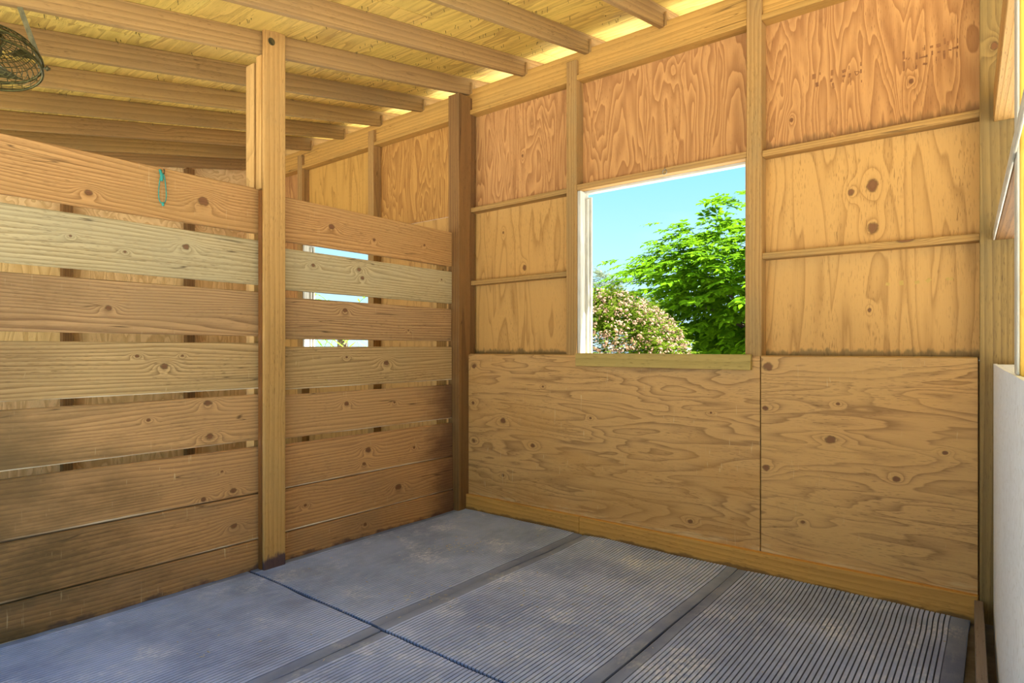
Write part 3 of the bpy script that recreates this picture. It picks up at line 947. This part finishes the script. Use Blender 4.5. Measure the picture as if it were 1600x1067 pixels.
FR = 0.20
mb = MB()
for r, off, w in [(FR, 0.045, 0.006), (FR, 0.0, 0.007)]:
    mb.tube(circ(r, off), w, 6, True)
for i in range(28):
    a = 2 * math.pi * i / 28
    d = fa * math.cos(a) + fb * math.sin(a)
    mb.tube([FC + d * FR + fn_ * 0.045, FC + d * FR], 0.0016, 4)
mb.build('rim', M_WIRE, fan, True, origin=FC)
mb = MB()
for i in range(1, 10):
    r = FR * i / 10
    mb.tube(circ(r, -0.10 * math.sqrt(max(0, 1 - (r / FR) ** 2)), 36), 0.0024, 4, True)
for i in range(36):
    a = 2 * math.pi * i / 36
    d = fa * math.cos(a) + fb * math.sin(a)
    mb.tube([FC + d * (FR * t_) - fn_ * 0.10 * math.sqrt(max(0, 1 - t_ * t_)) for t_ in (0.15, 0.4, 0.65, 0.85, 0.95, 1.0)], 0.0022, 4)
mb.build('rear_cage', M_WIRE, fan, True, origin=FC)
mb = MB()
for i in range(2, 10):
    mb.tube(circ(FR * i / 10, 0.045 + 0.02 * (1 - (i / 10) ** 2), 36), 0.0018, 4, True)
for i in range(12):
    a = 2 * math.pi * (i + 0.5) / 12
    d = fa * math.cos(a) + fb * math.sin(a)
    mb.tube([FC + d * FR * 0.18 + fn_ * 0.065, FC + d * FR * 0.6 + fn_ * 0.058, FC + d * FR + fn_ * 0.045], 0.0014, 4)
mb.build('front_cage', M_WIRE, fan, True, origin=FC)
mb = MB()
mb.tube([FC - fn_ * 0.15, FC - fn_ * 0.145, FC - fn_ * 0.03, FC - fn_ * 0.02], 0.045, 16)
mb.tube([FC - fn_ * 0.03, FC + fn_ * 0.03], 0.018, 12)
mb.build('motor', M_STEEL, fan, True, origin=FC)
for i in range(4):
    a = math.pi / 2 * i + 0.5
    mb = MB()
    vs = []
    for t_ in (0.12, 0.4, 0.7, 0.88):
        wdt = 0.30 + 0.35 * t_
        for s in (-1, 1):
            aa = a + s * wdt * 0.55
            vs.append(FC + (fa * math.cos(aa) + fb * math.sin(aa)) * FR * t_ + fn_ * (0.012 * s))
    vs2 = [p + fn_ * 0.0025 for p in vs]
    fs = [(2 * q, 2 * q + 1, 2 * q + 3, 2 * q + 2) for q in range(3)] + [(8 + 2 * q, 8 + 2 * q + 2, 8 + 2 * q + 3, 8 + 2 * q + 1) for q in range(3)]
    fs += [(0, 8, 9, 1), (6, 7, 15, 14)] + [(2 * q, 2 * q + 2, 10 + 2 * q, 8 + 2 * q) for q in range(3)] + [(2 * q + 1, 9 + 2 * q, 11 + 2 * q, 2 * q + 3) for q in range(3)]
    mb.add(vs + vs2, fs)
    mb.build('blade', M_WIRE, fan, False, origin=FC)
# steel strap up to the rafter, with its bolt
rp = FC + fa * FR if (FC + fa * FR).y > (FC - fa * FR).y else FC - fa * FR
tp = Vector((-3.69, 0.83, zr(0.83)))
mb = MB()
side = Vector((0.0, 0.011, 0.0))
for (p, q, w) in ((rp + Vector((0, 0, -0.01)), tp, 0.011),):
    d = (q - p).normalized()
    s1 = d.cross(vdir).normalized() * w
    s2 = d.cross(s1).normalized() * 0.0025
    vs = [p + s1 + s2, p - s1 + s2, p - s1 - s2, p + s1 - s2, q + s1 + s2, q - s1 + s2, q - s1 - s2, q + s1 - s2]
    mb.add(vs, [(0, 1, 2, 3), (7, 6, 5, 4), (0, 4, 5, 1), (1, 5, 6, 2), (2, 6, 7, 3), (3, 7, 4, 0)])
mb.build('strap', M_STEEL, fan, origin=rp)
mb = MB()
mb.tube([rp - (rp - FC).normalized() * 0.02, rp + (rp - FC).normalized() * 0.03], 0.007, 8)
mb.tube([rp + (rp - FC).normalized() * 0.012, rp + (rp - FC).normalized() * 0.022], 0.013, 6)
mb.build('bolt', M_STEEL, fan, True, origin=rp)

# ------------------------------------------------------------------ straw and grit on the mats
sw = MB()
spots = [(-3.02, 3.16, 0.10, 40), (-2.55, 2.35, 0.12, 25), (-1.9, 2.7, 0.25, 30), (-3.2, 2.5, 0.2, 12), (-2.75, 1.3, 0.3, 10)]
for (cx, cy, s, n) in spots + [(-2.0, 2.4, 1.5, 70)]:
    for i in range(n):
        x, y = random.gauss(cx, s), random.gauss(cy, s)
        if not (-3.65 < x < -0.2 and 0.3 < y < 3.85):
            continue
        a = random.uniform(0, math.pi)
        l, w = random.uniform(0.004, 0.018), random.uniform(0.0015, 0.004)
        d, e_ = Vector((math.cos(a), math.sin(a), 0)) * l, Vector((-math.sin(a), math.cos(a), 0)) * w
        c = Vector((x, y, 0.006))
        vs = [c - d, c + e_, c + d, c - e_, c + Vector((0, 0, 0.003))]
        sw.add(vs, [(0, 1, 4), (1, 2, 4), (2, 3, 4), (3, 0, 4), (3, 2, 1, 0)])
o = sw.build('straw_litter', M_STRAW)
finish(o, 'pale bits of straw and grit scattered over the mats', 'straw', kind='stuff')

# ------------------------------------------------------------------ outside: trees, shrub, fence, gate
def spray_mesh(name, n_leaf, length, leaf, seed):
    rnd = random.Random(seed)
    mb = MB()
    mb.tube([(0, 0, 0), (length * 0.5, 0, 0.02 * length), (length, 0, -0.10 * length)], 0.004 * length / 0.35, 4, r1=0.0015)
    for i in range(n_leaf):
        t_ = (i + 1) / n_leaf
        s = 0 if i == n_leaf - 1 else (1 if i % 2 else -1)
        p = Vector((length * t_, 0, 0.02 * length - 0.12 * length * t_ * t_))
        a = s * math.radians(rnd.uniform(45, 70))
        d = Vector((math.cos(a), math.sin(a), rnd.uniform(-.35, .05))).normalized()
        w = Vector((-d.y, d.x, rnd.uniform(-.25, .25))).normalized()
        L = leaf * rnd.uniform(.8, 1.2)
        up_ = d.cross(w)
        m1, m2 = p + d * L * 0.35, p + d * L * 0.75
        mb.add([p, m1 + w * L * 0.24 + up_ * L * 0.05, m2 + w * L * 0.17 + up_ * L * 0.03, p + d * L - Vector((0, 0, L * .12)),
                m2 - w * L * 0.17 + up_ * L * 0.03, m1 - w * L * 0.24 + up_ * L * 0.05, m1, m2],
               [(0, 6, 1), (6, 7, 2, 1), (7, 3, 2), (0, 5, 6), (5, 4, 7, 6), (4, 3, 7)])
    return mb.mesh(name)


def place(rnd, c, rad, shell):
    while True:
        d = Vector((rnd.gauss(0, 1), rnd.gauss(0, 1), rnd.gauss(0, 1))).normalized()
        r = shell + (1 - shell) * rnd.random()
        p = Vector((c[0] + d.x * rad[0] * r, c[1] + d.y * rad[1] * r, c[2] + d.z * rad[2] * r))
        return p, d


def orient(rnd, p, d, droop):
    ex = Vector((d.x, d.y, d.z * 0.35 - droop)).normalized()
    ez = Vector((rnd.uniform(-.35, .35), rnd.uniform(-.35, .35), 1.0))
    ez = (ez - ex * ez.dot(ex)).normalized()
    ey2 = ez.cross(ex)
    M = Matrix((ex, ey2, ez)).transposed().to_4x4()
    M.translation = p
    return M


def tree(name, base, c, rad, label, cat, leafmat, n, length, leaf, n_leaf, shell, droop, seed, parts=0, clumps=0, group=None, trunk_r=0.14):
    rnd = random.Random(seed)
    t = empty(name, base, label, cat, group=group)
    var = [spray_mesh(name + '_spray', n_leaf, length, leaf, seed + i) for i in range(3)]
    # trunk and limbs
    mb = MB()
    b = Vector(base)
    cc = Vector(c)
    mb.tube([b, b.lerp(cc, 0.35) + Vector((0.08, 0, 0)), b.lerp(cc, 0.7), cc + Vector((0, 0, rad[2] * 0.3))], trunk_r, 8, r1=trunk_r * 0.3)
    for i in range(9):
        d = Vector((rnd.gauss(0, 1), rnd.gauss(0, 1), rnd.uniform(0, .8))).normalized()
        s = b.lerp(cc, rnd.uniform(.55, .95))
        e_ = cc + Vector((d.x * rad[0], d.y * rad[1], d.z * rad[2])) * 0.75
        mb.tube([s, s.lerp(e_, .5) + Vector((0, 0, .1)), e_], trunk_r * 0.4, 6, r1=0.012)
    mb.build('trunk', M_BARK, t, True, origin=base)
    cl = []
    for i in range(clumps):
        p, d = place(rnd, c, rad, shell)
        cl.append((p, d))
    Ms = []
    for i in range(n):
        if clumps:
            p0, d = cl[i % clumps]
            j = Vector((rnd.gauss(0, 1), rnd.gauss(0, 1), rnd.gauss(0, 0.35))) * rad[0] * 0.14
            p = p0 + j
            d = (d + j.normalized() * 0.7).normalized()
        else:
            p, d = place(rnd, c, rad, shell)
        Ms.append(orient(rnd, p, d, droop))
    Ms.sort(key=lambda m_: (m_.translation - Vector((0, 0, 1.4))).length)
    rest = MB()
    for i, M in enumerate(Ms):
        me = var[i % 3]
        if i < parts:
            link_mesh('leaf_spray', me, leafmat, t, M)
        else:
            rest.add([M @ v_.co for v_ in me.vertices], [tuple(p.vertices) for p in me.polygons])
    o = rest.build('foliage', leafmat, t, origin=c)
    o['kind'] = 'stuff'
    return t


tree('leafy_tree', (-3.6, 12.3, -0.06), (-3.55, 12.3, 2.35), (2.55, 2.3, 2.0), 'big bright green leafy tree filling the right of the open window', 'tree',
     M_LEAF, 3000, 0.34, 0.17, 9, 0.40, 0.25, 11, parts=290, clumps=300)
sh = tree('flowering_shrub', (-4.55, 7.9, -0.06), (-4.65, 7.9, 1.0), (1.35, 1.0, 1.22), 'round shrub of pinkish blossom at lower left in the open window', 'shrub',
          M_SHRUBLEAF, 4200, 0.16, 0.07, 7, 0.55, 0.0, 21, trunk_r=0.05)
rnd = random.Random(5)
bl = MB()
for i in range(4600):
    p, d = place(rnd, (-4.65, 7.9, 1.0), (1.40, 1.05, 1.27), 0.90)
    for q in range(5):
        dd = (d * 1.2 + Vector((rnd.gauss(0, 1), rnd.gauss(0, 1), rnd.gauss(0, 1)))).normalized()
        c = p + dd * 0.03
        u = dd.cross(Vector((.3, .2, .9))).normalized() * 0.014
        v2 = dd.cross(u).normalized() * 0.014
        bl.add([c - u, c - v2, c + u, c + v2], [(0, 1, 2, 3)])
o = bl.build('blossom', M_BLOSSOM, sh, origin=(-4.65, 7.9, 1.0))
o['kind'] = 'stuff'
tree('gum_tree', (-15.0, 26.0, -0.06), (-15.0, 26.0, 3.75), (1.05, 1.0, 1.5), 'distant grey-green tree just peeking over the flowering shrub', 'tree',
     M_GUM, 800, 0.45, 0.14, 9, 0.25, 0.2, 31, clumps=60)
tree('gum_tree', (-14.6, 29.5, -0.06), (-14.6, 29.5, 3.0), (1.1, 1.0, 1.5), 'low hazy grey-green tree between the shrub and the leafy tree', 'tree',
     M_GUM, 700, 0.45, 0.14, 9, 0.25, 0.2, 33, clumps=60)

# palm outside the next stall's window
pm = empty('palm', (-8.3, 6.0, -0.06), "yellow-green palm seen through plank gaps in the next stall's window", 'palm')
mb = MB()
mb.tube([(-8.3, 6.0, -0.06), (-8.26, 6.0, 0.8), (-8.3, 6.02, 1.75)], 0.11, 10, r1=0.08)
mb.build('trunk', M_BARK, pm, True, origin=(-8.3, 6.0, 0))
rnd = random.Random(9)
for i in range(16):
    a = 2 * math.pi * i / 16 + rnd.uniform(-.1, .1)
    el = rnd.uniform(-0.1, 1.2)
    d = Vector((math.cos(a) * math.cos(el), math.sin(a) * math.cos(el), math.sin(el)))
    mb = MB()
    b0 = Vector((-8.3, 6.02, 1.75))
    pts = [b0 + d * (1.25 * t_) - Vector((0, 0, 0.55 * t_ * t_)) for t_ in [q / 8 for q in range(9)]]
    mb.tube(pts, 0.008, 4, r1=0.003)
    for q in range(2, 9):
        for s in (-1, 1):
            tan = (pts[q] - pts[q - 1]).normalized()
            w = tan.cross(Vector((0, 0, 1))).normalized() * s
            dl = (tan * 0.6 + w * 0.8 - Vector((0, 0, .3))).normalized()
            L = 0.34 * (1 - 0.06 * abs(q - 4))
            n_ = dl.cross(Vector((0, 0, 1))).normalized() * 0.02
            mb.add([pts[q], pts[q] + dl * L * .4 + n_, pts[q] + dl * L, pts[q] + dl * L * .4 - n_], [(0, 1, 2, 3)])
    mb.build('frond', M_PALM, pm, origin=b0)

# black pipe gate behind the shrub
pg = empty('pipe_gate', (-5.0, 9.25, -0.06), 'black pipe gate whose top rail shows just above the window sill', 'gate')
mb = MB()
pts = [(-6.0, 9.25, -0.06), (-6.0, 9.25, 1.30), (-5.97, 9.25, 1.36), (-5.91, 9.25, 1.375), (-4.17, 9.25, 1.375), (-4.10, 9.25, 1.36), (-4.07, 9.25, 1.30), (-4.07, 9.25, -0.06)]
mb.tube(pts, 0.02, 8)
mb.build('gate_frame', M_BLACKPIPE, pg, True, origin=(-5.0, 9.25, 0))
for zz in (0.3, 0.65, 1.0):
    mb = MB()
    mb.tube([(-6.0, 9.25, zz), (-4.07, 9.25, zz)], 0.014, 8)
    mb.build('rail', M_BLACKPIPE, pg, True, origin=(-5.0, 9.25, zz))
# white rail fence far behind the tree
wfn = empty('rail_fence', (-6, 19, -0.06), 'white rail fence far behind the leafy tree', 'fence')
for i in range(9):
    x = -11 + i * 1.5
    box('fence_post', (x, 18.95, -0.06), (x + 0.1, 19.05, 1.5), M_WHITETRIM, wfn, 'z', 'y')
for zz in (0.45, 0.9, 1.35):
    box('rail', (-11, 18.93, zz), (1.1, 18.95, zz + 0.13), M_WHITETRIM, wfn, 'x', 'y')
